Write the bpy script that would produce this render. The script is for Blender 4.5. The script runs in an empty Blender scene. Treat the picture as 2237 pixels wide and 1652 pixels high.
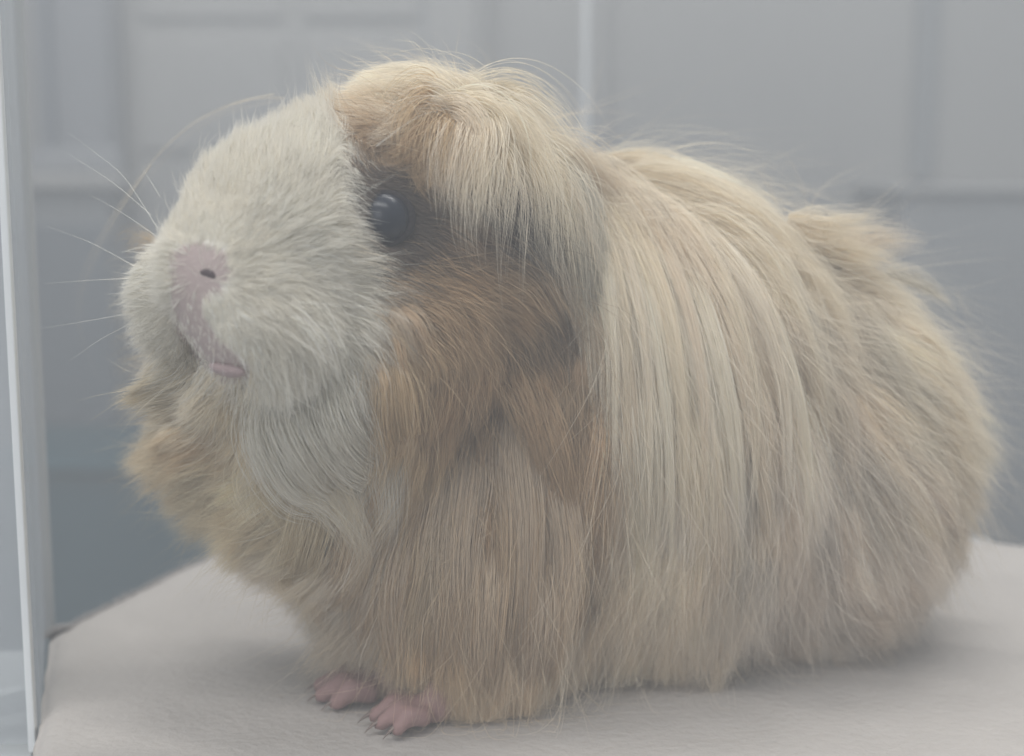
import bpy, bmesh, math, random
import numpy as np
from mathutils import Vector, kdtree

rng = np.random.default_rng(7)
random.seed(7)
scene = bpy.context.scene
COL = scene.collection

# ------------------------------------------------------------------ camera
CAM = np.array([0.0, -0.47, 0.17]); PITCH = math.radians(8.5); F = 3074.0; CU, CV = 1118.5, 826.0
cam_d = bpy.data.cameras.new("camera"); cam = bpy.data.objects.new("camera", cam_d); COL.objects.link(cam)
cam.location = CAM.tolist(); cam.rotation_euler = (math.pi/2 - PITCH, 0, 0)
cam_d.sensor_width = 36; cam_d.lens = 36*F/2237; cam_d.clip_start = 0.01; cam_d.clip_end = 50
cam_d.dof.use_dof = True; cam_d.dof.focus_distance = 0.405; cam_d.dof.aperture_fstop = 7.0
scene.camera = cam

# ------------------------------------------------------------------ light
world = bpy.data.worlds.new("World"); scene.world = world; world.use_nodes = True
world.node_tree.nodes["Background"].inputs[0].default_value = (0.93, 0.97, 1.0, 1)
world.node_tree.nodes["Background"].inputs[1].default_value = 0.64
def area(name, loc, target, sx, sy, power, color):
    l = bpy.data.lights.new(name, 'AREA'); l.shape = 'RECTANGLE'; l.size = sx; l.size_y = sy
    l.energy = power; l.color = color
    o = bpy.data.objects.new(name, l); COL.objects.link(o); o.location = loc
    o.rotation_euler = (Vector(target)-Vector(loc)).to_track_quat('-Z', 'Y').to_euler()
    return o
area("ceiling_lamp", (0.10, 0.30, 1.60), (0, 0.03, 0.05), 1.5, 0.16, 26, (1.0, 0.985, 0.95))
area("front_ceiling_lamp", (-0.35, -0.85, 1.60), (0, 0.1, 0.08), 1.5, 0.12, 22, (1.0, 0.985, 0.96))
area("front_fill_light", (-0.75, -1.9, 0.75), (0, 0.05, 0.08), 1.1, 1.0, 20, (0.97, 0.98, 1.0))  # added soft fill behind the camera, brightens the near-side fur
scene.view_settings.view_transform = 'Standard'; scene.view_settings.look = 'None'
scene.view_settings.exposure = 0.15
scene.cycles.max_bounces = 14; scene.cycles.diffuse_bounces = 9; scene.cycles.volume_bounces = 0; scene.cycles.transparent_max_bounces = 24
scene.cycles_curves.shape = 'RIBBONS'; scene.cycles_curves.subdivisions = 2

# ------------------------------------------------------------------ helpers
RGT = np.array([1.0, 0, 0]); FWD = np.array([0, math.cos(PITCH), -math.sin(PITCH)]); UP = np.array([0, math.sin(PITCH), math.cos(PITCH)])
def at(u, v, Y):
    d = FWD + RGT*(u-CU)/F - UP*(v-CV)/F
    return CAM + d*((Y-CAM[1])/d[1])
def ground(u, v, z=0.0):
    d = FWD + RGT*(u-CU)/F - UP*(v-CV)/F
    return CAM + d*((z-CAM[2])/d[2])
def proj(P):
    q = P - CAM; w = q@FWD
    return CU + F*(q@RGT)/w, CV - F*(q@UP)/w
def ppm(Y): return (Y-CAM[1])/F                                   # metres per picture unit at depth Y

def empty(name, loc=(0, 0, 0)):
    o = bpy.data.objects.new(name, None); COL.objects.link(o); o.location = loc; o.empty_display_size = 0.02
    return o
def tag(o, label=None, cat=None, group=None, kind=None):
    for k, v in (('label', label), ('category', cat), ('group', group), ('kind', kind)):
        if v: o[k] = v
    return o
def link(name, data, parent=None, mat=None):
    o = bpy.data.objects.new(name, data); COL.objects.link(o)
    if mat: data.materials.append(mat)
    if parent:
        o.parent = parent
        bpy.context.view_layer.update()
        o.matrix_parent_inverse = parent.matrix_world.inverted()
    return o
def mesh_from(name, V, Fc, parent=None, mat=None, smooth=True):
    me = bpy.data.meshes.new(name); me.from_pydata([tuple(map(float, p)) for p in V], [], [tuple(map(int, f)) for f in Fc])
    me.update()
    if smooth: me.shade_smooth()
    return link(name, me, parent, mat)
def box_bm(bm, c, s, rz=0.0, bev=0.0):
    r = bmesh.ops.create_cube(bm, size=1.0)
    vs = r['verts']; ca, sa = math.cos(rz), math.sin(rz)
    if bev:
        pass
    for v in vs:
        x, y, z = v.co.x*s[0], v.co.y*s[1], v.co.z*s[2]
        v.co = Vector((c[0]+ca*x-sa*y, c[1]+sa*x+ca*y, c[2]+z))
    if bev:
        es = list({e for v in vs for e in v.link_edges})
        bmesh.ops.bevel(bm, geom=es, offset=bev, segments=2, affect='EDGES', profile=0.5)
def box(name, c, s, mat, parent=None, rz=0.0, bev=0.0):
    bm = bmesh.new(); box_bm(bm, c, s, rz, bev)
    me = bpy.data.meshes.new(name); bm.to_mesh(me); bm.free()
    return link(name, me, parent, mat)

def material(name, rgb, rough=0.6, noise=0.0, scale=20.0, bump=0.0, spec=0.5, bscale=None):
    m = bpy.data.materials.new(name); m.use_nodes = True; nt = m.node_tree; b = nt.nodes["Principled BSDF"]
    b.inputs["Base Color"].default_value = (*rgb, 1); b.inputs["Roughness"].default_value = rough
    b.inputs["Specular IOR Level"].default_value = spec
    tc = nt.nodes.new("ShaderNodeTexCoord")
    if noise:
        n = nt.nodes.new("ShaderNodeTexNoise"); n.inputs["Scale"].default_value = scale; n.inputs["Detail"].default_value = 6
        nt.links.new(tc.outputs["Object"], n.inputs["Vector"])
        r = nt.nodes.new("ShaderNodeValToRGB"); r.color_ramp.elements[0].position = 0.3; r.color_ramp.elements[1].position = 0.7
        r.color_ramp.elements[0].color = (*[c*(1-noise) for c in rgb], 1); r.color_ramp.elements[1].color = (*[min(1, c*(1+noise)) for c in rgb], 1)
        nt.links.new(n.outputs["Fac"], r.inputs["Fac"]); nt.links.new(r.outputs["Color"], b.inputs["Base Color"])
    if bump:
        n2 = nt.nodes.new("ShaderNodeTexNoise"); n2.inputs["Scale"].default_value = bscale or scale*4; n2.inputs["Detail"].default_value = 8
        nt.links.new(tc.outputs["Object"], n2.inputs["Vector"])
        bp = nt.nodes.new("ShaderNodeBump"); bp.inputs["Strength"].default_value = bump; bp.inputs["Distance"].default_value = 0.002
        nt.links.new(n2.outputs["Fac"], bp.inputs["Height"]); nt.links.new(bp.outputs["Normal"], b.inputs["Normal"])
    return m
def acrylic(name, rgb, film, edge=False):
    """clear acrylic with a thin scattering film of dust and scratches"""
    m = bpy.data.materials.new(name); m.use_nodes = True; nt = m.node_tree; nt.nodes.clear()
    out = nt.nodes.new("ShaderNodeOutputMaterial")
    tr = nt.nodes.new("ShaderNodeBsdfTransparent"); tr.inputs[0].default_value = (0.97, 0.98, 0.98, 1)
    df = nt.nodes.new("ShaderNodeBsdfDiffuse"); df.inputs[0].default_value = (*rgb, 1)
    tl = nt.nodes.new("ShaderNodeBsdfTranslucent"); tl.inputs[0].default_value = (*rgb, 1)
    dm = nt.nodes.new("ShaderNodeMixShader"); dm.inputs[0].default_value = 0.5
    nt.links.new(df.outputs[0], dm.inputs[1]); nt.links.new(tl.outputs[0], dm.inputs[2])
    mx = nt.nodes.new("ShaderNodeMixShader"); mx.inputs[0].default_value = film
    tc = nt.nodes.new("ShaderNodeTexCoord"); n = nt.nodes.new("ShaderNodeTexNoise"); n.inputs["Scale"].default_value = 9; n.inputs["Detail"].default_value = 5
    nt.links.new(tc.outputs["Object"], n.inputs["Vector"])
    mr = nt.nodes.new("ShaderNodeMapRange"); mr.inputs[1].default_value = 0.3; mr.inputs[2].default_value = 0.7
    mr.inputs[3].default_value = film*0.85; mr.inputs[4].default_value = film*1.15
    nt.links.new(n.outputs["Fac"], mr.inputs[0]); nt.links.new(mr.outputs[0], mx.inputs[0])
    nt.links.new(tr.outputs[0], mx.inputs[1]); nt.links.new(dm.outputs[0], mx.inputs[2])
    nt.links.new(mx.outputs[0], out.inputs[0])
    return m

# ------------------------------------------------------------------ the setting: room, table, towel, enclosure
M_wall = material("plaster", (0.475, 0.47, 0.46), 0.8, 0.04, 3, 0.1)
M_floor = material("vinyl_floor", (0.30, 0.31, 0.32), 0.5, 0.08, 5)
M_cab = material("grey_cabinet", (0.33, 0.345, 0.36), 0.5, 0.03, 4)
M_white = material("white_paint", (0.49, 0.485, 0.475), 0.45, 0.03, 6)
M_bluegrey = material("blue_grey_board", (0.29, 0.325, 0.38), 0.5, 0.05, 5)
M_teal = material("teal_plastic", (0.025, 0.10, 0.135), 0.45, 0.08, 6)
M_table = material("table_laminate", (0.5, 0.5, 0.5), 0.4, 0.03, 10)
M_towel = material("terry_cloth", (0.475, 0.445, 0.42), 0.95, 0.03, 60, 0.45, 0.1, 300)

M_glassgrey = material("frosted_glass", (0.33, 0.345, 0.375), 0.2, 0.04, 6)
M_bluewhite = material("blue_white_paint", (0.37, 0.385, 0.41), 0.45, 0.03, 6)
M_cab2 = material("dark_grey_cabinet", (0.17, 0.195, 0.225), 0.5, 0.05, 4)
M_counter = material("counter_laminate", (0.46, 0.465, 0.465), 0.35, 0.03, 8)
def vbox(name, u0, v0, u1, v1, Y, depth, mat, parent=None, bev=0.0):
    """upright box whose front face spans two picture corners at depth Y"""
    a = at(u0, v0, Y); b = at(u1, v1, Y)
    return box(name, ((a[0]+b[0])/2, Y+depth/2, (a[2]+b[2])/2), (abs(b[0]-a[0]), depth, abs(a[2]-b[2])), mat, parent, 0, bev)
WY = 1.30
w = box("wall", (0, WY+0.05, 0.05), (5.0, 0.10, 1.9), M_wall); tag(w, kind='structure')
fl = box("floor", (0, 0.0, -0.93), (5.0, 5.0, 0.10), M_floor); tag(fl, kind='structure')
# pale door leaf and frame behind the head
dr = empty("door", tuple(at(600, 700, WY))); tag(dr, "pale blurred door with flat panels behind the head of the guinea pig", "door")
leaf = vbox("door_leaf", 264, -150, 1046, 690, WY-0.03, 0.03, M_white, dr, 0.002)
vbox("door_frame", 1046, -150, 1064, 690, WY-0.045, 0.045, M_white, dr, 0.002)
vbox("door_frame", 1300, -150, 1322, 560, WY-0.02, 0.02, M_wall, dr, 0.002)
for (u0, v0, u1, v1) in ((300, -60, 620, 40), (300, 90, 620, 330), (660, -60, 915, 40), (660, 90, 915, 330)):
    vbox("door_panel", u0, v0, u1, v1, WY-0.036, 0.006, M_white, leaf, 0.002)
vbox("door_seam", 927, -150, 931, 690, WY-0.031, 0.001, M_bluegrey, leaf)
# window with a sill on the left
wn = empty("window", tuple(at(180, 400, WY-0.1))); tag(wn, "blue grey window with a white sill at the far left behind the acrylic", "window")
vbox("window_pane", 60, -150, 250, 322, WY-0.06, 0.01, M_glassgrey, wn)
vbox("window_frame", 84, -150, 112, 322, WY-0.085, 0.025, M_bluegrey, wn, 0.002)
vbox("window_frame", 236, -150, 263, 340, WY-0.085, 0.025, M_bluewhite, wn, 0.002)
vbox("window_frame", 60, 322, 263, 376, WY-0.09, 0.03, M_bluewhite, wn, 0.003)
vbox("window_sill", 40, 380, 266, 412, WY-0.14, 0.08, M_white, wn, 0.003)
# cupboards
cb = empty("cupboard", tuple(at(150, 900, WY-0.12))); tag(cb, "grey cupboard under the window sill at the far left", "cupboard")
vbox("cupboard_body", -120, 414, 262, 1030, WY-0.12, 0.12, M_cab, cb, 0.003)
vbox("cupboard_door", -100, 490, 255, 1020, WY-0.13, 0.01, M_cab2, cb, 0.003)
lb = empty("low_cabinet", tuple(at(500, 900, WY-0.07))); tag(lb, "low grey cabinet behind the chest of the guinea pig", "cabinet")
vbox("cabinet_body", 266, 694, 1500, 1500, WY-0.07, 0.07, M_cab2, lb, 0.003)
tb = empty("storage_tub", tuple(at(250, 1300, 0.95))); tag(tb, "dark teal plastic tub behind the left edge of the towel", "tub")
vbox("tub_body", -60, 1035, 600, 1700, 0.95, 0.2, M_teal, tb, 0.01)
vbox("tub_rim", -75, 1012, 615, 1036, 0.94, 0.22, M_teal, tb, 0.004)
rc = empty("counter", tuple(at(2300, 800, WY-0.2))); tag(rc, "pale grey counter at the right behind the rump of the guinea pig", "counter")
vbox("counter_front", 1975, 424, 2900, 1500, WY-0.20, 0.2, M_cab, rc, 0.003)
vbox("counter_top", 1962, 406, 2910, 423, WY-0.21, 0.21, M_counter, rc, 0.003)
vbox("wall_trim", 2012, -150, 2040, 395, WY-0.012, 0.012, M_cab, None, 0.002)
tag(bpy.data.objects["wall_trim"], "narrow grey upright trim on the wall at the upper right", "trim")

# ---------------- table, towel
tt = empty("table", (0.1, 0.15, -0.88)); tag(tt, "table under the white towel that carries the guinea pig", "table")
box("tabletop", (0.09, 0.05, -0.028), (0.30, 0.34, 0.03), M_table, tt, 0, 0.004)
for x, y in ((-0.03, -0.09), (0.21, -0.09), (-0.03, 0.19), (0.21, 0.19)): box("leg", (x, y, -0.4615), (0.04, 0.04, 0.836), M_table, tt)
def vnoise(x, y, seed):
    r = np.random.default_rng(seed); out = 0*x
    for _ in range(14):
        a = r.uniform(0, 6.28); f = r.uniform(18, 75); out = out + np.sin((x*math.cos(a)+y*math.sin(a))*f + r.uniform(0, 6.28))/14
    return out
# outline of the towel on the table: rounded corners
c0, c1, c2, c3, c4 = ground(30, 1900), ground(110, 1374), ground(815, 1030), ground(2700, 1236), ground(3300, 2300)
TN = 150
su, sv = np.meshgrid(np.linspace(0, 1, TN), np.linspace(0, 1, TN), indexing='ij')
q00, q01, q11, q10 = c0, c1, c2, c3
# left edge c1..c2 and back edge c2..c3; the front is cut by the picture
Lf = np.where(sv[..., None] < 0.42, c0 + (c1-c0)*(sv/0.42)[..., None], c1 + (c2-c1)*((sv-0.42)/0.58)[..., None])
Rt = c4 + (c3-c4)*sv[..., None]
TP = Lf + (Rt-Lf)*su[..., None]
edge = np.minimum(np.minimum(su*3.0, (1-sv)*2.2), 1.0)
TP[..., 2] = 0.0022*vnoise(TP[..., 0], TP[..., 1], 3) + 0.0008*vnoise(TP[..., 0]*4, TP[..., 1]*4, 5) - 0.004*np.clip(1-edge*18, 0, 1)**2
TP[..., 0] += 0.0012*vnoise(TP[..., 1]*5, TP[..., 0], 8)*np.clip(1-edge*6, 0, 1)
top = TP.reshape(-1, 3); bot = top.copy(); bot[:, 2] = -0.0125
ii = np.arange(TN*TN).reshape(TN, TN)
fq = np.stack([ii[:-1, :-1], ii[1:, :-1], ii[1:, 1:], ii[:-1, 1:]], -1).reshape(-1, 4)
ring = np.concatenate([ii[0, :], ii[1:, -1], ii[-1, -2::-1], ii[-2:0:-1, 0]])
nx = np.roll(ring, -1); off = TN*TN
fs = np.stack([ring, nx, nx+off, ring+off], 1)
tl = mesh_from("towel", np.concatenate([top, bot]), np.concatenate([fq, fq[:, ::-1]+off, fs[:, ::-1]]), None, M_towel)
tag(tl, "white terry towel spread over the table under the guinea pig", "towel")
TOWEL = (TP, su, sv)
#@PIG
# ------------------------------------------------------------------ guinea pig
prims = []      # (kind, data...)
def E(u, v, Y, ru, rv, ry, k=None):
    s = ppm(Y); prims.append(('e', at(u, v, Y), np.array([ru*s, ry*s, rv*s])))
def C(a, b, ra, rb):
    prims.append(('c', np.array(a, float), np.array(b, float), ra, rb))
# torso
E(1430, 915, 0.018, 400, 425, 390); E(1785, 1000, 0.030, 238, 358, 320); E(1330, 800, 0.022, 310, 365, 340)
E(1130, 920, 0.004, 300, 420, 335); E(1050, 1215, -0.024, 185, 290, 235); E(930, 1060, -0.006, 280, 300, 290); E(1390, 600, 0.03, 220, 185, 240)
E(735, 1015, -0.030, 215, 210, 230); E(600, 900, 0.0, 190, 190, 190); E(520, 890, -0.022, 105, 150, 140)
# head
E(900, 470, -0.040, 240, 270, 250); E(1010, 560, -0.02, 230, 280, 280); E(720, 485, -0.063, 205, 222, 200)
E(570, 520, -0.085, 165, 190, 165); E(470, 590, -0.100, 100, 130, 110); E(560, 700, -0.098, 135, 130, 120)
E(375, 650, -0.080, 62, 105, 90); E(500, 830, -0.085, 60, 45, 60); E(800, 720, -0.062, 220, 210, 210); E(655, 845, -0.062, 145, 145, 155)
E(890, 315, -0.030, 130, 75, 140); E(430, 800, -0.062, 80, 95, 85)
# front legs and paws (near, far), the toes splay forward
NP = ground(958, 1546, 0.005); FP = ground(862, 1492, 0.005)
def paw(base, ang, s=1.0):
    tips = []
    b = np.array(base); f = np.array([math.cos(ang), math.sin(ang), 0]); l = np.array([-f[1], f[0], 0])
    C(b + np.array([0.020, 0.042, 0.046]), b + np.array([0, 0, 0.004]), 0.012*s, 0.0060*s)
    C(b, b + f*0.009*s, 0.0058*s, 0.0055*s)
    for off, dl, L in ((-0.0075, -0.35, 0.012), (-0.0026, -0.1, 0.0165), (0.0026, 0.12, 0.0155), (0.0074, 0.36, 0.011)):
        st = b + f*0.008*s + l*off*s; d = f + l*dl; d = d/np.linalg.norm(d)
        mid = st + d*L*0.55*s + np.array([0, 0, 0.0016]); tip = st + d*L*s + np.array([0, 0, -0.0018])
        C(st, mid, 0.0040*s, 0.0034*s); C(mid, tip, 0.0034*s, 0.0028*s)
        tips.append((tip, d))
    return tips
claw_tips = paw(NP, math.radians(196), 0.80) + paw(FP, math.radians(184), 0.98)
KS = 260.0
def sdf(P, legs=True):
    acc = np.zeros(len(P)); cap = np.full(len(P), 1e-120)
    for p in prims:
        if p[0] == 'c' and not legs: continue
        if p[0] == 'e':
            q = (P - p[1])/p[2]; k0 = np.sqrt((q*q).sum(1)) + 1e-9
            q2 = q/p[2]; k1 = np.sqrt((q2*q2).sum(1)) + 1e-9
            d = k0*(k0-1)/k1
        else:
            a, b, ra, rb = p[1:]; ba = b-a; pa = P-a
            h = np.clip(pa@ba/(ba@ba), 0, 1)
            d = np.linalg.norm(pa - h[:, None]*ba, axis=1) - (ra + (rb-ra)*h)
        if p[0] == 'c': cap = cap + np.exp(np.clip(-1500.0*d, -300, 300))
        else: acc += np.exp(np.clip(-KS*d, -60, 60))
    da = -np.log(acc)/KS; dc = -np.log(cap)/1500.0
    h = np.clip(0.5 + 0.5*(dc-da)/0.004, 0, 1)
    return dc*(1-h) + da*h - 0.004*h*(1-h)
def sdf_n_exact(P, e=0.0012):
    k = np.array([[1, -1, -1], [-1, -1, 1], [-1, 1, -1], [1, 1, 1]], float)
    g = np.zeros_like(P); m = 0
    for kk in k:
        d = sdf(P + kk*e); g += d[:, None]*kk; m = m + d
    g /= (np.linalg.norm(g, axis=1, keepdims=True) + 1e-12)
    return m/4, g
def surf(u, v, lift=0.0, y0=-0.22, y1=0.14, fallback=None):
    """march camera rays to the skin; misses land where the ray passes nearest"""
    u = np.atleast_1d(np.asarray(u, float)); v = np.atleast_1d(np.asarray(v, float))
    d = FWD + RGT*((u-CU)/F)[:, None] - UP*((v-CV)/F)[:, None]
    t = np.full(len(u), (y0-CAM[1])); best = np.full(len(u), 9.0); bt = t.copy()
    for _ in range(60):
        P = CAM + d*t[:, None]; s = sdf(P, False) - lift
        b = s < best; best[b] = s[b]; bt[b] = t[b]
        t = np.where(s > 0.0003, t + np.maximum(s, 0.0004)*0.85, t)
        t = np.minimum(t, y1 - CAM[1])
    return CAM + d*bt[:, None]

def surface_nets(lo, hi, h):
    n = np.ceil((hi-lo)/h).astype(int) + 1
    ax = [lo[i] + h*np.arange(n[i]) for i in range(3)]
    G = np.stack(np.meshgrid(*ax, indexing='ij'), -1).reshape(-1, 3)
    D = np.concatenate([sdf(c) for c in np.array_split(G, max(1, len(G)//200000))]).reshape(n)
    ins = D < 0
    cs = n-1
    corners = [(i, j, k) for i in (0, 1) for j in (0, 1) for k in (0, 1)]
    cnt = sum(ins[i:i+cs[0], j:j+cs[1], k:k+cs[2]].astype(int) for i, j, k in corners)
    act = (cnt > 0) & (cnt < 8)
    idx = -np.ones(cs, int); cells = np.argwhere(act); idx[act] = np.arange(len(cells))
    acc = np.zeros((len(cells), 3)); num = np.zeros(len(cells))
    for a in range(8):
        for b in range(a+1, 8):
            ca, cb = np.array(corners[a]), np.array(corners[b])
            if abs(ca-cb).sum() != 1: continue
            da = D[tuple((cells+ca).T)]; db = D[tuple((cells+cb).T)]
            m = (da < 0) != (db < 0); t = np.where(m, da/(da-db+1e-12), 0)[:, None]
            acc += np.where(m[:, None], ca + t*(cb-ca), 0); num += m
    V = lo + h*(cells + acc/num[:, None])
    quads = []
    for axis in range(3):
        o1, o2 = [(1, 2), (2, 0), (0, 1)][axis]
        sl = [slice(None)]*3; s2 = [slice(None)]*3; sl[axis] = slice(0, -1); s2[axis] = slice(1, None)
        a, b = ins[tuple(sl)], ins[tuple(s2)]
        for flip, mask in ((False, a & ~b), (True, ~a & b)):
            e = np.argwhere(mask)
            ok = (e[:, o1] > 0) & (e[:, o2] > 0) & (e[:, o1] < cs[o1]) & (e[:, o2] < cs[o2]); e = e[ok]
            u1 = np.zeros(3, int); u1[o1] = 1; u2 = np.zeros(3, int); u2[o2] = 1
            q = np.stack([idx[tuple((e-u1-u2).T)], idx[tuple((e-u2).T)], idx[tuple(e.T)], idx[tuple((e-u1).T)]], 1)
            quads.append(q[:, ::-1] if flip else q)
    return V, np.concatenate(quads)

lo = np.array([-0.16, -0.16, 0.0005]); hi = np.array([0.19, 0.13, 0.235])
SV, SQ = surface_nets(lo, hi, 0.0016)
print("skin", len(SV), len(SQ))

# skin distance on a grid, for growing the coat quickly
GL = lo - 0.05; GH = 0.0032; GN = np.ceil((hi - lo + 0.10)/GH).astype(int) + 1
_P = np.stack(np.meshgrid(*[GL[i] + GH*np.arange(GN[i]) for i in range(3)], indexing='ij'), -1).reshape(-1, 3)
_D = np.concatenate([sdf(c, False) for c in np.array_split(_P, 10)]).reshape(GN)
GG = np.stack([_D, *np.gradient(_D, GH)], -1).astype(np.float32)
def sdf_n(P):
    q = np.clip((P-GL)/GH, 0, GN-1.001); i = q.astype(int); f = (q-i)[:, :, None]
    r = 0
    for a in (0, 1):
        for b in (0, 1):
            for c in (0, 1):
                w = (f[:, 0] if a else 1-f[:, 0])*(f[:, 1] if b else 1-f[:, 1])*(f[:, 2] if c else 1-f[:, 2])
                r = r + w*GG[i[:, 0]+a, i[:, 1]+b, i[:, 2]+c]
    n = r[:, 1:]; return r[:, 0], n/(np.linalg.norm(n, axis=1, keepdims=True)+1e-9)

# ---------------- coat colours and flow, sampled in the side view
WHITE = (0.835, 0.805, 0.73); CREAM = (0.86, 0.79, 0.655); BEIGE = (0.83, 0.745, 0.615); TAN = (0.56, 0.405, 0.245)
GOLD = (0.68, 0.53, 0.335); BROWN = (0.32, 0.225, 0.15); DARK = (0.17, 0.13, 0.105); ROSE = (0.82, 0.74, 0.645); PINK = (0.44, 0.355, 0.335); OLIVE = (0.76, 0.675, 0.50)
RUFF = (0.70, 0.585, 0.41)
S = [  # u, v, du, dv, length, colour
 (450,520,0.1,-1,32,WHITE),(400,470,-.1,-1,48,WHITE),(520,540,.7,-.7,45,WHITE),(570,610,1,-.15,60,WHITE),(545,690,.8,.5,60,WHITE),
 (480,700,.3,1,22,WHITE),(440,770,.1,1,18,WHITE),(425,720,.05,1,16,WHITE),(362,560,-.8,-.1,45,WHITE),(330,640,-1,.1,55,WHITE),(325,710,-.9,.5,60,WHITE),
 (450,380,-.05,-1,62,WHITE),(400,400,-.35,-1,55,WHITE),(530,320,.05,-1,70,WHITE),(600,300,.15,-1,75,WHITE),(700,300,.12,-1,70,WHITE),(715,200,-.1,-1,70,WHITE),
 (700,400,.35,-.8,80,WHITE),(620,420,.45,-.9,75,WHITE),(650,490,.9,-.5,75,WHITE),(700,560,1,-.05,85,WHITE),(760,620,1,.15,100,WHITE),(740,700,.9,.6,110,WHITE),
 (650,720,.8,.6,90,WHITE),(600,800,.4,.9,100,WHITE),(700,800,.5,.9,110,WHITE),(580,900,.25,1,120,WHITE),(650,950,.4,.9,120,WHITE),(740,900,.25,1,120,WHITE),
 (750,1050,.1,1,130,WHITE),(690,970,.4,.9,125,WHITE),(680,1060,-.2,1,130,OLIVE),(500,760,.2,1,26,WHITE),
 # crown whorl
 (960,230,-.7,-.6,120,CREAM),(880,250,-.9,-.1,130,CREAM),(800,235,-.9,.05,90,BEIGE),(850,190,-.9,-.2,90,CREAM),(780,200,-.9,.0,70,CREAM),(920,310,-1,.35,120,TAN),(960,360,-.7,.8,120,TAN),
 (1020,340,-.2,1,115,BEIGE),(1070,330,0,1,125,CREAM),(1130,340,.25,1,200,CREAM),(1100,230,.5,-.5,120,CREAM),(1150,280,.7,.5,250,CREAM),(1040,200,.1,-1,60,CREAM),(830,300,-.9,.4,80,TAN),
 # eye and ear
 (785,340,.2,.6,40,BROWN),(785,420,.8,.3,36,DARK),(850,390,.9,-.1,40,BROWN),(850,570,1,.3,60,DARK),(930,480,1,.2,75,BROWN),(950,410,.8,.5,70,BROWN),(1000,520,.9,.4,95,BROWN),(1080,450,.5,.8,60,DARK),
 # cheek
 (900,620,1,.3,115,TAN),(1000,620,1,.25,125,TAN),(1100,640,1,.3,135,TAN),(1170,680,.8,.6,135,BROWN),(950,720,.7,.8,145,TAN),(870,750,.5,.9,140,GOLD),(1050,750,.6,.8,155,TAN),
 (1170,770,.6,.9,155,TAN),(850,900,.05,1,175,GOLD),(950,900,-.15,1,175,GOLD),(1000,850,-.1,1,170,TAN),(1080,800,.1,1,170,TAN),(1150,850,.35,1,170,TAN),(1210,920,.05,1,200,TAN),(1100,1000,-.15,1,200,TAN),
 # chest and far ruff
 (900,1050,-.45,.9,180,GOLD),(820,1120,-.55,.8,170,BEIGE),(700,1120,-.65,.7,160,OLIVE),(600,1130,-.85,.5,160,OLIVE),(500,1080,-1,.4,160,OLIVE),(450,1000,-1,.3,150,RUFF),(390,940,-1,.35,140,RUFF),
 (370,850,-1,.15,130,OLIVE),(340,790,-.8,.6,70,CREAM),(290,800,-1,.2,110,RUFF),(450,860,-.7,.6,110,CREAM),(420,850,-.6,.8,100,CREAM),(480,930,-.35,1,120,GOLD),(560,1000,-.4,.9,140,OLIVE),(540,880,0,1,80,OLIVE),
 # lower front
 (950,1200,-.1,1,330,GOLD),(850,1250,-.35,.9,240,BEIGE),(750,1250,-.6,.75,170,BEIGE),(650,1200,-.85,.5,150,BEIGE),(1000,1350,0,1,330,(0.74,0.61,0.44)),(1100,1300,0,1,330,(0.74,0.61,0.44)),(1200,1250,0,1,330,BEIGE),
 # body
 (1250,450,.4,1,350,CREAM),(1300,600,.3,1,350,CREAM),(1370,800,.15,1,380,CREAM),(1270,800,0,1,330,TAN),(1260,1000,-.02,1,330,GOLD),(1390,1000,0,1,360,CREAM),(1450,700,.5,1,330,CREAM),(1350,400,.8,.6,330,CREAM),
 (1500,420,.9,.5,330,CREAM),(1500,550,.75,.8,330,BEIGE),(1600,700,.55,1,330,BEIGE),(1650,500,.8,.7,300,CREAM),(1700,650,.65,.9,300,BEIGE),(1500,900,.25,1,330,ROSE),(1600,1000,.12,1,320,BEIGE),(1700,900,.4,1,310,ROSE),
 (1800,700,.8,.75,270,CREAM),(1750,500,.9,.3,220,CREAM),(1850,500,1,0,200,CREAM),(1930,490,1,-.35,170,CREAM),(2000,560,1,.25,190,WHITE),(2000,700,.9,.6,210,CREAM),(2070,700,1,.5,190,WHITE),(2080,850,.9,.7,190,CREAM),
 (1950,850,.8,.8,230,CREAM),(1850,900,.6,1,260,BEIGE),(1750,1100,.2,1,280,ROSE),(1900,1100,.5,1,230,ROSE),(2030,1050,.7,.8,180,BEIGE),(2050,1150,.6,.9,150,ROSE),(1950,1250,.5,.9,150,ROSE),(1800,1300,.2,1,170,ROSE),
 (1650,1300,0,1,240,ROSE),(1500,1250,-.1,1,300,BEIGE),(1400,1350,-.2,1,290,BEIGE),(1250,1400,-.05,1,300,BEIGE),(1550,1450,0,1,260,BEIGE),(1700,1400,.3,1,110,ROSE),(1900,1350,.6,.7,110,ROSE),
 (1300,330,1,0,260,CREAM),(1450,340,1,.05,260,CREAM),(1600,380,.9,.4,260,CREAM),(1700,440,.9,.45,240,CREAM),
]
SU = np.array([s[0] for s in S], float); SVv = np.array([s[1] for s in S], float)
SD = np.array([[s[2], s[3]] for s in S], float); SD /= np.linalg.norm(SD, axis=1, keepdims=True)
SL = np.array([s[4] for s in S], float); SC = np.array([s[5] for s in S], float)
def field_exact(u, v, soft=28.0, power=2.2):
    d2 = (u[:, None]-SU)**2 + (v[:, None]-SVv)**2
    w = (d2 + soft*soft)**(-power); w /= w.sum(1, keepdims=True)
    d = w@SD; d /= np.linalg.norm(d, axis=1, keepdims=True)+1e-9
    return np.c_[d, w@SL, w@SC]
FG, FU0, FV0, FS = None, 0.0, -100.0, 10.0
_gu = FU0 + FS*np.arange(250); _gv = FV0 + FS*np.arange(190)
_g = np.stack(np.meshgrid(_gu, _gv, indexing='ij'), -1).reshape(-1, 2)
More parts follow.
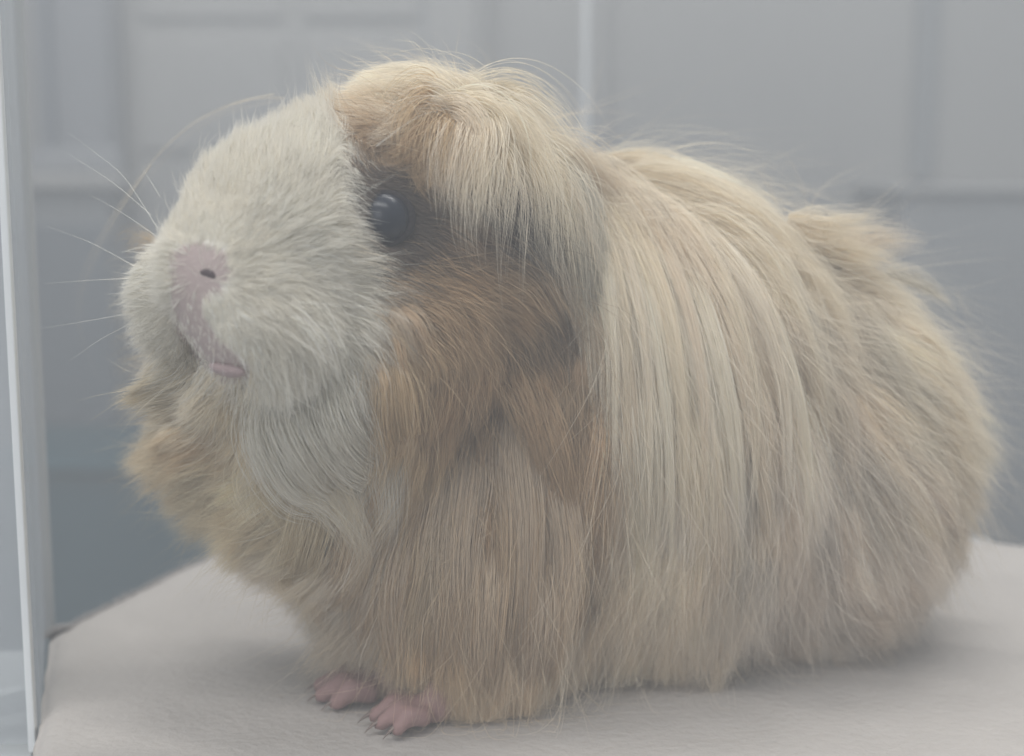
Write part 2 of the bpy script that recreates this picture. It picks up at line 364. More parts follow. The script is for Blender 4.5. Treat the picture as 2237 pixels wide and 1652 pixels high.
FG = np.concatenate([field_exact(c[:, 0], c[:, 1]) for c in np.array_split(_g, 8)]).reshape(250, 190, 6)
def field(u, v):
    x = np.clip((u-FU0)/FS, 0, 248.99); y = np.clip((v-FV0)/FS, 0, 188.99); i = x.astype(int); j = y.astype(int)
    fx = (x-i)[:, None]; fy = (y-j)[:, None]
    r = (FG[i, j]*(1-fx) + FG[i+1, j]*fx)*(1-fy) + (FG[i, j+1]*(1-fx) + FG[i+1, j+1]*fx)*fy
    d = r[:, :2]/(np.linalg.norm(r[:, :2], axis=1, keepdims=True)+1e-9)
    return d, r[:, 2], r[:, 3:6]
def inpoly(u, v, poly):
    r = np.zeros(len(u), bool); n = len(poly)
    for i in range(n):
        (x1, y1), (x2, y2) = poly[i], poly[(i+1) % n]
        c = ((y1 > v) != (y2 > v)) & (u < (x2-x1)*(v-y1)/(y2-y1+1e-9) + x1)
        r ^= c
    return r
P_WHITE = [(712,120),(742,230),(765,300),(768,380),(760,440),(780,500),(805,560),(815,640),(805,700),(780,740),(775,800),(790,900),(825,1000),(800,1120),(740,1110),(670,1040),(610,980),(565,910),(545,840),
           (470,815),(400,800),(330,780),(280,730),(270,600),(310,480),(360,330),(480,240),(590,170),(690,110)]
P_EYE = [(772,360),(830,352),(890,372),(938,430),(948,500),(920,560),(880,582),(830,566),(795,515),(770,440)]
P_EAR = [(1040,370),(1120,380),(1150,500),(1110,570),(1030,510)]
P_NOSE = [(366,556),(400,536),(442,530),(498,552),(508,600),(476,648),(424,656),(376,644)]
P_LIP = [(372,630),(440,650),(445,690),(478,740),(528,775),(548,800),(540,838),(485,842),(445,800),(398,745),(374,690)]
def coat(u, v, jit=24.0):
    uj = u + rng.normal(0, jit, len(u)); vj = v + rng.normal(0, jit, len(u))
    _, _, c = field(uj, vj)
    c = c.copy()
    c[inpoly(uj, vj, P_EYE)] = DARK
    c[inpoly(uj, vj, P_EAR)] = DARK
    c[inpoly(uj, vj, P_WHITE)] = WHITE
    return c

pig = empty("guinea_pig", tuple(ground(1300, 1500)))
tag(pig, "long haired cream and tan guinea pig with a white face standing on the towel", "guinea pig")
def attr_mat(name, attr, rough, spec, fur=False, sss=0.0):
    m = bpy.data.materials.new(name); m.use_nodes = True; nt = m.node_tree; nt.nodes.clear()
    out = nt.nodes.new("ShaderNodeOutputMaterial"); a = nt.nodes.new("ShaderNodeAttribute"); a.attribute_name = attr
    if fur:
        df = nt.nodes.new("ShaderNodeBsdfDiffuse"); tl = nt.nodes.new("ShaderNodeBsdfTranslucent"); gl = nt.nodes.new("ShaderNodeBsdfGlossy")
        gl.inputs["Roughness"].default_value = 0.42; gl.inputs[0].default_value = (0.9, 0.88, 0.84, 1)
        m1 = nt.nodes.new("ShaderNodeMixShader"); m1.inputs[0].default_value = 0.42
        m2 = nt.nodes.new("ShaderNodeMixShader"); m2.inputs[0].default_value = 0.05
        for n in (df, tl): nt.links.new(a.outputs["Color"], n.inputs[0])
        nt.links.new(df.outputs[0], m1.inputs[1]); nt.links.new(tl.outputs[0], m1.inputs[2])
        nt.links.new(m1.outputs[0], m2.inputs[1]); nt.links.new(gl.outputs[0], m2.inputs[2]); nt.links.new(m2.outputs[0], out.inputs[0])
    else:
        b = nt.nodes.new("ShaderNodeBsdfPrincipled"); b.inputs["Roughness"].default_value = rough; b.inputs["Specular IOR Level"].default_value = spec
        nt.links.new(a.outputs["Color"], b.inputs["Base Color"]); nt.links.new(b.outputs[0], out.inputs[0])
        tc = nt.nodes.new("ShaderNodeTexCoord"); n = nt.nodes.new("ShaderNodeTexNoise"); n.inputs["Scale"].default_value = 700; n.inputs["Detail"].default_value = 4
        nt.links.new(tc.outputs["Object"], n.inputs["Vector"]); bp = nt.nodes.new("ShaderNodeBump"); bp.inputs["Strength"].default_value = 0.5; bp.inputs["Distance"].default_value = 0.0006
        nt.links.new(n.outputs["Fac"], bp.inputs["Height"]); nt.links.new(bp.outputs["Normal"], b.inputs["Normal"])
    return m
M_skin = attr_mat("skin", "coat", 0.5, 0.3); M_fur = attr_mat("fur", "coat", 0.5, 0.3, fur=True)

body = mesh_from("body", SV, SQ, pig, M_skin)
bu, bv = proj(SV)
near = SV[:, 1] < -0.03
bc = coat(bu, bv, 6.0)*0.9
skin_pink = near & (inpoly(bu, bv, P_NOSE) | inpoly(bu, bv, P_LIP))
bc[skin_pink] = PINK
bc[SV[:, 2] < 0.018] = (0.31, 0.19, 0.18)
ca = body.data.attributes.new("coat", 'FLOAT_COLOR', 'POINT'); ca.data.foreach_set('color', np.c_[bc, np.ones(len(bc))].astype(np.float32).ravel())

EYE_C = surf([839], [477])[0]; EYE_R = 62*ppm(EYE_C[1])

# ---------------- fur
tri = np.concatenate([SQ[:, [0, 1, 2]], SQ[:, [0, 2, 3]]])
A, B, Cc = SV[tri[:, 0]], SV[tri[:, 1]], SV[tri[:, 2]]
tn = np.cross(B-A, Cc-A); tar = np.linalg.norm(tn, axis=1)/2; tn /= 2*tar[:, None]+1e-15
cen = (A+B+Cc)/3
view = CAM - cen; view /= np.linalg.norm(view, axis=1, keepdims=True)
facing = (tn*view).sum(1)
tw = tar*np.where(facing > -0.15, 1.0, 0.22)*np.where(cen[:, 2] < 0.016, 0.0, 1.0)
def roots(n, weight=None):
    w = tw if weight is None else tw*weight
    k = rng.choice(len(tri), n, p=w/w.sum()); a, b = rng.random(n), rng.random(n); f = a+b > 1; a[f], b[f] = 1-a[f], 1-b[f]
    return A[k] + a[:, None]*(B[k]-A[k]) + b[:, None]*(Cc[k]-A[k])
def grow(P0, L, K, lift, droop=0.0, dirjit=None, follow=1.0):
    """grow strands from the skin: flow follows the coat, kept `lift` metres off the skin"""
    n = len(P0); pts = np.zeros((n, K, 3)); pts[:, 0] = P0; p = P0.copy(); step = L/(K-1)
    dprev = None
    for k in range(1, K):
        t = k/(K-1)
        s, nn = sdf_n(p); u, v = proj(p); d2, _, _ = field(u, v)
        if dirjit is not None:
            ca_, sa_ = np.cos(dirjit), np.sin(dirjit); d2 = np.stack([d2[:, 0]*ca_-d2[:, 1]*sa_, d2[:, 0]*sa_+d2[:, 1]*ca_], 1)
        d = d2[:, :1]*RGT - d2[:, 1:]*UP
        d[:, 2] -= droop*t
        ni = (d*nn).sum(1); d -= np.minimum(ni, 0)[:, None]*nn
        # hair close to the silhouette stands off less than the raw flow asks for
        ni = np.maximum((d*nn).sum(1), 0); d -= (np.where(u > 1650, 0.18, 0.35)*ni)[:, None]*nn
        d /= np.linalg.norm(d, axis=1, keepdims=True)+1e-9
        if dprev is not None: d = 0.55*d + 0.45*dprev; d /= np.linalg.norm(d, axis=1, keepdims=True)+1e-9
        dprev = d
        p = p + d*step[:, None]
        hgt = lift*min(1.0, 0.25 + 1.6*t)
        s, nn = sdf_n(p)
        p = p + nn*np.maximum(hgt - s, 0)[:, None]*0.75
        p[:, 2] = np.maximum(p[:, 2], 0.0015)
        pts[:, k] = p
    return pts
def curves(name, pts, rad, col, parent=pig, mat=M_fur):
    n, K, _ = pts.shape
    hc = bpy.data.hair_curves.new(name); hc.add_curves([K]*n)
    hc.attributes['position'].data.foreach_set('vector', pts.astype(np.float32).ravel())
    ra = hc.attributes.get('radius') or hc.attributes.new('radius', 'FLOAT', 'POINT')
    t = np.linspace(0, 1, K); prof = np.clip(1.0 - t**2.2, 0.12, 1)
    ra.data.foreach_set('value', (rad[:, None]*prof).astype(np.float32).ravel())
    ct = hc.attributes.new('coat', 'FLOAT_COLOR', 'CURVE')
    ct.data.foreach_set('color', np.c_[np.clip(col, 0, 1), np.ones(n)].astype(np.float32).ravel())
    return link(name, hc, parent, mat)
def allowed(P):
    leg = np.full(len(P), 9.0)
    for p_ in prims:
        if p_[0] == 'c':
            ba = p_[2]-p_[1]; h = np.clip((P-p_[1])@ba/(ba@ba), 0, 1); leg = np.minimum(leg, np.linalg.norm(P-p_[1]-h[:, None]*ba, axis=1)-(p_[3]+(p_[4]-p_[3])*h))
    paw_ = (leg < 0.0035) & (P[:, 2] < 0.011)
    u, v = proj(P); nr = P[:, 1] < -0.03
    bad = nr & inpoly(u+rng.normal(0, 15, len(u)), v+rng.normal(0, 15, len(u)), P_NOSE) & (rng.random(len(u)) < 0.96) | (np.linalg.norm(P-EYE_C, axis=1) < EYE_R*1.02)
    lip = nr & inpoly(u, v, P_LIP) & (rng.random(len(P)) < 0.9)
    return ~(bad | lip | paw_)

FURDENS = 1.0
def coat_layer(name, n, lenf, K, lift0, lift1, nlock, nsub, clump, rad, cjit, hairjit=0.14, weight=None, lockjit=0.16, droop=0.15, hcol=0.11):
    n = int(n*FURDENS)
    P = roots(n, weight); P = P[allowed(P)]; n = len(P)
    LP = roots(nlock, weight); LP = LP[allowed(LP)]; m = len(LP)
    QP = roots(nsub, weight); QP = QP[allowed(QP)]; q = len(QP)
    def nearest(src, pts):
        kd = kdtree.KDTree(len(src))
        for i, c in enumerate(src): kd.insert(c, i)
        kd.balance()
        return np.array([kd.find(c)[1] for c in pts])
    ql = nearest(LP, QP); hq = nearest(QP, P); hl = ql[hq]
    ljit = rng.normal(0, lockjit, m); llift = rng.uniform(lift0, lift1, m); lfac = rng.uniform(0.78, 1.15, m)
    qu, qv = proj(QP); _, qL, _ = field(qu, qv); qs = (QP[:, 1]-CAM[1])/F
    qfac = lfac[ql]*rng.uniform(0.85, 1.15, q); qj = ljit[ql] + rng.normal(0, 0.09, q)
    qlift = llift[ql]*np.clip(qL/180, 0.08, 1)*rng.uniform(0.75, 1.25, q)
    G = grow(QP, qL*qs*lenf*qfac, K, qlift, droop, qj)
    u, v = proj(P); _, L, _ = field(u, v); s = (P[:, 1]-CAM[1])/F
    L = L*s*lenf*qfac[hq]*rng.uniform(0.65, 1.12, n)
    L = np.minimum(L, P[:, 2]*rng.uniform(0.95, 1.2, n) + 0.004)     # the hem ends at the towel
    pts = grow(P, L, K, qlift[hq]*rng.uniform(0.55, 1.3, n), droop, qj[hq] + rng.normal(0, hairjit, n))
    t = np.linspace(0, 1, K)
    cl = (clump*t**1.1)[None, :, None]*(np.clip(L/0.02, 0.25, 1)*rng.uniform(0.35, 1.1, n))[:, None, None]
    tgt = G[hq] + (pts[:, :1]-QP[hq][:, None])*0.22
    pts[:, 1:] += cl[:, 1:]*(tgt-pts)[:, 1:]
    ph = rng.uniform(0, 6.28, (n, 1, 3)); amp = (0.008*L)[:, None, None]
    pts += amp*np.sin(ph + t[None, :, None]*rng.uniform(2, 7, (n, 1, 1)))*t[None, :, None]
    pts[..., 2] = np.maximum(pts[..., 2], 0.001)
    col = coat(u, v)
    br = (1 + rng.normal(0, cjit, m))[hl]*(1 + rng.normal(0, cjit*0.6, q))[hq]*(1 + rng.normal(0, hcol, n))
    warm = rng.normal(0, cjit*0.35, m)[hl]
    col = col*br[:, None]*np.stack([1+0*warm, 1-0.6*warm, 1-1.4*warm], 1)
    return curves(name, pts, np.full(n, rad)*rng.uniform(0.6, 1.25, n), col)

cu_, cv_ = proj(cen)
face_w = np.where((cen[:, 1] < -0.02) & inpoly(cu_, cv_, [(260,100),(760,100),(1000,330),(1130,560),(1000,760),(800,1000),(540,900),(260,760)]), 1.0, 0.0)
tag(coat_layer("undercoat", 70000, 0.5, 6, 0.0015, 0.004, 3000, 9000, 0.3, 0.00013, 0.05, 0.10), kind='stuff')
tag(coat_layer("face_fur", 80000, 0.85, 6, 0.001, 0.005, 1200, 6000, 0.13, 0.00008, 0.008, 0.12, face_w, 0.06, 0.05, 0.045), kind='stuff')
tag(coat_layer("long_coat", 160000, 1.0, 11, 0.002, 0.0095, 600, 4200, 0.6, 0.000085, 0.10, 0.085, 1.0-0.8*face_w, 0.10, 0.18, 0.10), kind='stuff')
# loose hairs standing off the coat
n = 5000; P = roots(n); P = P[allowed(P)]; n = len(P); u, v = proj(P); _, L, _ = field(u, v); sc_ = (P[:, 1]-CAM[1])/F
pts = grow(P, L*sc_*rng.uniform(0.8, 1.7, n), 9, rng.uniform(0.006, 0.022, n)*np.clip(L/180, 0.15, 1.2), 0.05, rng.normal(0, 0.36, n))
tag(curves("stray_hair", pts, np.full(n, 0.00005)*rng.uniform(0.7, 1.2, n), coat(u, v)*rng.uniform(0.95, 1.15, (n, 1))), kind='stuff')

# ---------------- locks laid out one by one: the fringe from the crown whorl and the long sweeps over the side
def smooth_path(p, K):
    p = np.array(p, float); d = np.r_[0, np.cumsum(np.linalg.norm(np.diff(p, axis=0), axis=1))]; x = np.linspace(0, d[-1], K)
    q = np.stack([np.interp(x, d, p[:, i]) for i in range(p.shape[1])], 1)
    for _ in range(3): q[1:-1] = 0.25*q[:-2] + 0.5*q[1:-1] + 0.25*q[2:]
    return q
LP_, LR_, LC_ = [], [], []
def lock(path, n, width, col, lift=0.009, rad=0.000085, Y=None, K=12, splay=0.6, vary=0.1, cutmin=0.45):
    g2 = smooth_path(path, K); t = np.linspace(0, 1, K)
    if 820 < path[-1][0] < 1260 and path[-1][1] > 1180 and np.mean(col) > 0.5: col = np.array(col)*0.45 + np.array((0.60, 0.465, 0.32))*0.55   # tan chest and foreleg
    lift = lift*np.clip(np.linalg.norm(np.diff(g2, axis=0), axis=1).sum()/320, 0.2, 1)
    if Y is None:
        g = surf(g2[:, 0], g2[:, 1])
        s_, nn = sdf_n(g); hit = s_ < 0.003
        g = g + nn*np.where(hit, (lift*np.clip(-0.1+3.2*t, -0.1, 1)) - s_, 0)[:, None]
        for k in range(1, K):                                    # past the body's edge the lock hangs straight on
            if not hit[k]: g[k] = at(g2[k, 0], g2[k, 1], g[k-1, 1]-0.0013)
        for _ in range(2): g[1:-1] = 0.25*g[:-2] + 0.5*g[1:-1] + 0.25*g[2:]
    else:
        Yk = np.interp(t, np.linspace(0, 1, len(Y)), Y); g = np.array([at(a, b, y) for (a, b), y in zip(g2, Yk)])
    tg = np.gradient(g, axis=0); tg /= np.linalg.norm(tg, axis=1, keepdims=True)
    vw = g - CAM; vw /= np.linalg.norm(vw, axis=1, keepdims=True); sd = np.cross(tg, vw); sd /= np.linalg.norm(sd, axis=1, keepdims=True)
    w = width*(g[:, 1]-CAM[1])/F
    prof = (0.75 + 0.5*np.sin(t*math.pi)) * (1 - (1-splay)*t) * np.clip(0.35+3*t, 0, 1)
    a = rng.normal(0, 0.5, n); b = rng.normal(0, 0.28, n); a2 = a*0.7 + rng.normal(0, 0.35, n)
    cut = rng.uniform(cutmin, 1.0, n)**0.7
    tt_ = t[None]*cut[:, None]*1.0; x = tt_*(K-1); i = np.minimum(x.astype(int), K-2); f = (x-i)[..., None]
    gp = g[i]*(1-f) + g[i+1]*f; sp = sd[i]*(1-f) + sd[i+1]*f; wp = (w*prof)[i]*(1-f[..., 0]) + (w*prof)[i+1]*f[..., 0]; vp = vw[i]
    lat = a[:, None]*(1-tt_) + a2[:, None]*tt_
    pts = gp + sp*(lat*wp)[..., None] + vp*(b[:, None]*wp*0.7)[..., None]
    ph = rng.uniform(0, 6.28, (n, 1)); pts += sp*(np.sin(ph + tt_*rng.uniform(2, 6, (n, 1)))*wp*0.12)[..., None]
    pts[..., 2] = np.maximum(pts[..., 2], 0.001)
    LP_.append(pts); LR_.append(rad*rng.uniform(0.7, 1.2, n)); LC_.append(np.array(col)[None]*(1+rng.normal(0, vary, (n, 1)))*np.ones((n, 3)))
def flush(name):
    global LP_, LR_, LC_
    o = curves(name, np.concatenate(LP_), np.concatenate(LR_), np.concatenate(LC_)); LP_, LR_, LC_ = [], [], []
    return tag(o, kind='stuff')

# brown wing and crown
lock([(1010,285),(930,285),(850,305),(790,330)], 350, 60, BEIGE, 0.005)
lock([(1010,295),(930,330),(870,365),(830,372)], 350, 55, TAN, 0.007)
lock([(1000,310),(945,365),(915,405),(895,430)], 260, 45, TAN, 0.007)
lock([(1010,275),(920,245),(830,225),(755,235)], 420, 60, CREAM, 0.004)
lock([(1030,285),(960,240),(890,205),(800,205)], 420, 60, CREAM, 0.004)
lock([(1060,280),(1020,240),(960,205),(890,190)], 400, 60, CREAM, 0.003)
lock([(1080,275),(1090,245),(1080,220),(1040,195)], 260, 50, CREAM, 0.004)
lock([(720,330),(726,260),(722,205),(712,155)], 90, 30, WHITE, 0.004, splay=0.6)
lock([(705,330),(705,250),(695,190),(668,115)], 22, 20, WHITE, 0.005, splay=1.2)
# fringe
for pth, nn_, wd, c in (
  ([(1015,305),(985,355),(972,420),(958,500)], 150, 34, BEIGE), ([(1035,305),(1020,370),(1003,450),(998,540)], 150, 34, CREAM), ([(1055,300),(1060,370),(1050,520)], 200, 36, CREAM),
  ([(1085,300),(1105,370),(1118,450),(1130,575)], 230, 38, CREAM), ([(1110,300),(1158,410),(1185,530),(1192,640)], 220, 40, CREAM), ([(1120,300),(1172,480),(1197,620),(1212,745)], 70, 14, CREAM),
  ([(1140,295),(1225,430),(1262,560),(1280,660)], 300, 46, BEIGE), ([(1150,280),(1262,415),(1350,560),(1415,700),(1468,820)], 420, 46, CREAM), ([(1165,290),(1282,470),(1372,640),(1425,800),(1440,1000),(1430,1210)], 500, 50, CREAM),
  ([(1165,300),(1255,480),(1315,650),(1345,850),(1348,1100),(1335,1300)], 460, 46, CREAM), ([(1180,320),(1300,420),(1420,560),(1500,720),(1540,860)], 360, 42, BEIGE),
  ([(1000,320),(965,400),(935,500)], 14, 14, CREAM), ([(1030,320),(1010,440),(985,570),(1000,640)], 16, 22, CREAM), ([(1060,330),(1035,450),(1045,600),(1060,720)], 12, 24, CREAM), ([(1095,330),(1120,480),(1135,600)], 40, 26, BEIGE),
  ([(1140,320),(1210,500),(1235,620),(1230,700)], 80, 22, BEIGE)):
    lock(pth, int(nn_*(0.62 if pth[-1][0] < 1220 else 1.0)), wd*1.2, c, 0.012, vary=0.10, splay=1.0, cutmin=0.15)
for pth, nn_, wd, c in (([(985,215),(1070,250),(1150,320),(1215,430)], 260, 60, CREAM), ([(1040,215),(1120,260),(1200,340),(1290,440)], 300, 60, CREAM), ([(960,235),(1030,270),(1075,340),(1090,430)], 220, 60, CREAM), ([(930,240),(985,275),(1015,340),(1010,430)], 160, 50, BEIGE), ([(1000,240),(1065,290),(1120,390),(1150,500)], 220, 50, CREAM), ([(1000,235),(955,300),(930,370),(918,430)], 240, 60, GOLD), ([(1020,235),(985,310),(962,390),(955,470)], 260, 60, BEIGE), ([(975,225),(920,275),(880,330),(862,375)], 220, 60, GOLD), ([(1035,230),(1015,310),(1000,400),(1000,500)], 240, 60, CREAM),
  ([(1010,300),(985,400),(975,500),(990,590)], 20, 40, CREAM), ([(1060,300),(1075,430),(1060,560),(1075,660)], 24, 50, BEIGE), ([(1100,300),(1140,450),(1150,580),(1170,680)], 40, 40, CREAM)):
    lock(pth, nn_, wd, c, 0.011, vary=0.09, splay=0.9, cutmin=0.3)
flush("forelock")
# long sweeps over back and side
lrng = np.random.default_rng(21)
for pth, nn_, wd, c in (
  ([(1285,360),(1400,350),(1500,385),(1600,480),(1680,620)], 360, 40, CREAM), ([(1285,390),(1400,480),(1520,660),(1600,820),(1640,1000)], 420, 44, BEIGE), ([(1300,370),(1450,455),(1600,550),(1750,690),(1850,850)], 480, 56, CREAM),
  ([(1400,430),(1600,580),(1710,780),(1760,980)], 380, 50, CREAM), ([(1622,430),(1640,550),(1646,680),(1648,790)], 90, 14, CREAM),
  ([(1700,520),(1850,590),(1980,700),(2090,750)], 380, 54, CREAM), ([(1720,480),(1800,500),(1880,490),(1945,462)], 130, 44, CREAM), ([(1760,525),(1860,528),(1960,515),(2030,530)], 150, 46, BEIGE),
  ([(1480,900),(1540,1080),(1535,1280),(1475,1480)], 340, 46, BEIGE), ([(1570,1180),(1500,1340),(1420,1460),(1350,1520)], 260, 36, BEIGE), ([(1585,1130),(1595,1330),(1575,1450),(1550,1560)], 320, 44, BEIGE),
  ([(1375,690),(1400,880),(1412,1060),(1402,1230)], 420, 48, (0.88, 0.83, 0.72)), ([(1330,750),(1342,1000),(1325,1250),(1240,1470)], 380, 46, CREAM), ([(1450,760),(1500,950),(1515,1150),(1500,1300)], 320, 40, CREAM),
  ([(1270,800),(1262,1000),(1235,1200),(1225,1420)], 320, 44, TAN), ([(1200,900),(1190,1100),(1160,1300),(1130,1500)], 320, 46, BEIGE),
  ([(960,1000),(930,1200),(950,1400),(985,1575)], 360, 56, BEIGE), ([(1020,1100),(1010,1300),(1040,1450),(1060,1550)], 320, 50, BEIGE), ([(1110,1150),(1100,1330),(1110,1480),(1120,1530)], 300, 46, BEIGE),
  ([(1340,1150),(1330,1330),(1300,1440),(1270,1500)], 300, 44, BEIGE), ([(1660,1150),(1660,1300),(1640,1400),(1600,1470)], 300, 48, ROSE), ([(1760,1200),(1770,1330),(1790,1410)], 280, 48, ROSE),
  ([(1050,760),(1010,880),(960,1000),(930,1100)], 320, 46, GOLD), ([(860,760),(850,900),(860,1030),(840,1120)], 300, 46, GOLD), ([(1150,800),(1190,920),(1215,1060),(1220,1180)], 260, 36, TAN), ([(1080,760),(1130,850),(1160,950),(1170,1050)], 200, 34, TAN),
  ([(2000,820),(2070,865),(2120,905),(2160,930)], 150, 46, ROSE), ([(1900,1000),(1980,1120),(2060,1200),(2100,1240)], 260, 44, ROSE), ([(1820,1150),(1880,1280),(1950,1360)], 260, 46, ROSE),
  ([(1000,1180),(975,1330),(960,1450),(985,1570)], 320, 50, BEIGE), ([(940,1150),(925,1300),(930,1440),(950,1540)], 300, 44, BEIGE), ([(1060,1200),(1050,1350),(1050,1470),(1075,1550)], 320, 50, BEIGE), ([(980,1240),(950,1380),(940,1480),(960,1560)], 260, 44, GOLD),
  ([(1030,1250),(1010,1400),(1000,1500),(1010,1580)], 300, 46, BEIGE), ([(1150,1250),(1140,1380),(1130,1480),(1150,1540)], 300, 50, BEIGE), ([(1240,1250),(1220,1380),(1210,1470),(1230,1510)], 300, 50, BEIGE), ([(860,1150),(845,1290),(850,1400),(880,1460)], 300, 50, BEIGE),
  ([(770,1140),(740,1280),(750,1380),(790,1440)], 280, 50, BEIGE), ([(690,1140),(645,1240),(650,1310),(680,1360)], 240, 50, OLIVE), ([(900,1200),(880,1330),(890,1420),(905,1475)], 260, 44, BEIGE),
  ([(570,850),(640,960),(730,1070),(800,1160)], 300, 66, WHITE), ([(700,820),(780,920),(820,1040),(825,1150)], 300, 64, WHITE), ([(620,800),(660,900),(720,1000),(770,1080)], 300, 70, WHITE), ([(700,780),(740,870),(780,960),(800,1050)], 260, 60, WHITE), ([(570,790),(590,880),(630,960),(680,1040)], 240, 60, WHITE), ([(640,880),(700,990),(760,1100),(790,1200)], 240, 60, (0.83, 0.76, 0.62)), ([(600,960),(620,1060),(670,1160)], 200, 60, OLIVE)):
    if 1090 < pth[0][1] < 1270 and pth[0][0] < 1300:               # start high in the coat at uneven heights
        pth = [(pth[0][0]+lrng.uniform(0, 30), pth[0][1]-lrng.uniform(40, 330))] + list(pth); c = np.array(c)*(0.80+0.2*lrng.random()) + (np.array(GOLD)-np.array(c))*lrng.uniform(0, 0.8)
    lock(pth, int(nn_*1.4), wd, c, 0.0125, vary=0.08)
# narrow pale locks falling from the shoulder over the flank
for k in range(13):
    x0 = 1172 + 24*k + lrng.uniform(-8, 8); e = lrng.uniform(0.75, 1.15)
    lock([(x0, 320+7*k), (x0+92, 320+7*k+190), (x0+152+4*k, 320+7*k+430*e), (x0+170+6*k, 320+7*k+690*e), (x0+160+5*k, 320+7*k+920*e)], int(lrng.uniform(120, 230)), lrng.uniform(13, 24), ((0.88, 0.83, 0.72), CREAM, BEIGE, (0.86, 0.80, 0.69))[k % 4], 0.0150, splay=0.6, vary=0.07, cutmin=0.55)
# many more long silky locks following the flow of the coat
def flow_path(u0, v0, length, turn):
    p = [(u0, v0)]; st = length/10
    for k in range(10):
        d, _, _ = field(np.array([p[-1][0]]), np.array([p[-1][1]])); a = turn; dx, dy = d[0]
        dx, dy = dx*math.cos(a)-dy*math.sin(a), dx*math.sin(a)+dy*math.cos(a)
        dy += 0.06*k; h = math.hypot(dx, dy); p.append((p[-1][0]+dx/h*st, p[-1][1]+dy/h*st))
    return p
lrng = np.random.default_rng(21); cnt = 0
while cnt < 150:
    u0, v0 = lrng.uniform(1150, 1960), lrng.uniform(330, 1180)
    if not inpoly(np.array([u0]), np.array([v0]), [(1160,330),(1500,380),(1720,500),(1980,600),(2060,850),(1960,1150),(1700,1180),(1220,1180),(1190,700)])[0]: continue
    _, L0, c0_ = field(np.array([u0]), np.array([v0])); cnt += 1
    br = lrng.choice([0.80, 0.92, 1.0, 1.06, 1.12])
    lock(flow_path(u0, v0, L0[0]*lrng.uniform(0.8, 1.35), lrng.normal(0, 0.07)), int(lrng.uniform(110, 260)), lrng.uniform(16, 46), np.clip(c0_[0]*br, 0, 0.92), lrng.uniform(0.007, 0.0135), splay=lrng.uniform(0.2, 0.7), vary=0.08)
cnt = 0
while cnt < 70:
    u0, v0 = lrng.uniform(800, 1240), lrng.uniform(600, 1200)
    if inpoly(np.array([u0]), np.array([v0]), P_WHITE)[0]: continue
    _, L0, c0_ = field(np.array([u0]), np.array([v0])); cnt += 1
    if c0_[0].mean() > 0.72: continue
    lock(flow_path(u0, v0, L0[0]*lrng.uniform(0.9, 1.4), lrng.normal(0, 0.16)), int(lrng.uniform(60, 160)), lrng.uniform(12, 34), np.clip(c0_[0]*lrng.choice([0.8, 1.0, 1.1, 1.2]), 0, 0.92), lrng.uniform(0.006, 0.011), splay=lrng.uniform(0.3, 0.9), vary=0.10)
# far ruff fanning out to the left
for pth, nn_, wd, c in (([(440,960),(380,985),(320,1000),(262,1008)], 120, 26, RUFF), ([(430,860),(370,880),(310,905),(270,925)], 110, 60, OLIVE), ([(410,780),(340,800),(290,815),(240,830)], 100, 56, RUFF), ([(470,1000),(420,1030),(370,1035),(330,1045)], 160, 60, OLIVE),
  ([(540,1080),(480,1110),(440,1120),(390,1135)], 160, 60, OLIVE), ([(340,700),(290,712),(245,735)], 50, 50, CREAM), ([(340,640),(285,650),(230,665)], 60, 60, CREAM), ([(350,540),(310,545),(275,570)], 80, 46, GOLD), ([(620,1150),(560,1200),(520,1215)], 180, 60, BEIGE)):
    lock(pth, nn_, wd, c, 0.012, splay=1.9, Y=(0.0, 0.0, 0.005), rad=0.00006)
for k in range(12):
    u0 = 905 + 20*k
    lock([(u0+40, 1080+lrng.uniform(-220, 120)), (u0+18, 1330), (u0+6, 1440), (u0+lrng.uniform(-12, 16), 1500+lrng.uniform(0, 40)+min(35, max(0, (u0-925))*0.9))], 170, lrng.uniform(26, 48), (GOLD, TAN, BEIGE, GOLD)[k % 4], 0.012, splay=1.0, vary=0.12, cutmin=0.35)
flush("lock")
# single flying hairs
for pth, Y in (([(1190,260),(1240,240),(1320,232),(1430,240),(1530,262)], (0, .01)), ([(1210,260),(1300,235),(1420,190),(1530,150)], (0, 0)), ([(1110,205),(1075,130),(1040,85),(1000,75),(975,95)], (0, .01)),
  ([(1700,450),(1670,380),(1640,340),(1600,320)], (0, 0)), ([(1770,480),(1750,400),(1710,330),(1660,290)], (0, .01)), ([(1900,460),(1960,410),(2030,350)], (0, .01)), ([(1760,480),(1800,410),(1880,370),(1960,340)], (.01, .02)), ([(1800,480),(1860,450),(1940,440)], (0, .01)),
  ([(1290,330),(1300,290),(1360,255),(1440,250)], (0, .01)), ([(2090,640),(2140,760),(2170,850),(2165,960)], (.03, .04)), ([(2120,1000),(2180,1020),(2237,990)], (.03, .05)), ([(2090,1050),(2140,1120),(2180,1170)], (.03, .05)),
  ([(1180,270),(1130,210),(1080,180),(1000,175)], (-.01, 0)), ([(980,150),(860,120),(760,108),(660,130)], (-.01, 0)), ([(960,150),(850,105),(720,70)], (-.01, 0)), ([(1250,330),(1270,270),(1300,180),(1330,70)], (0, .02)),
  ([(925,1350),(915,1450),(925,1530),(900,1600),(870,1645)], (-.075, -.085)), ([(1580,1440),(1600,1500),(1612,1600)], (-.04, -.05)), ([(1530,1450),(1570,1560),(1610,1640)], (-.04, -.05)), ([(1390,1480),(1420,1550),(1450,1600)], (-.045, -.05)),
  ([(1760,1400),(1790,1440),(1800,1500)], (-.03, -.035)), ([(980,1540),(1000,1580),(1010,1610)], (-.07, -.07))):
    lock(pth, 3, 9, BEIGE, rad=0.00004, Y=Y, splay=1.6)
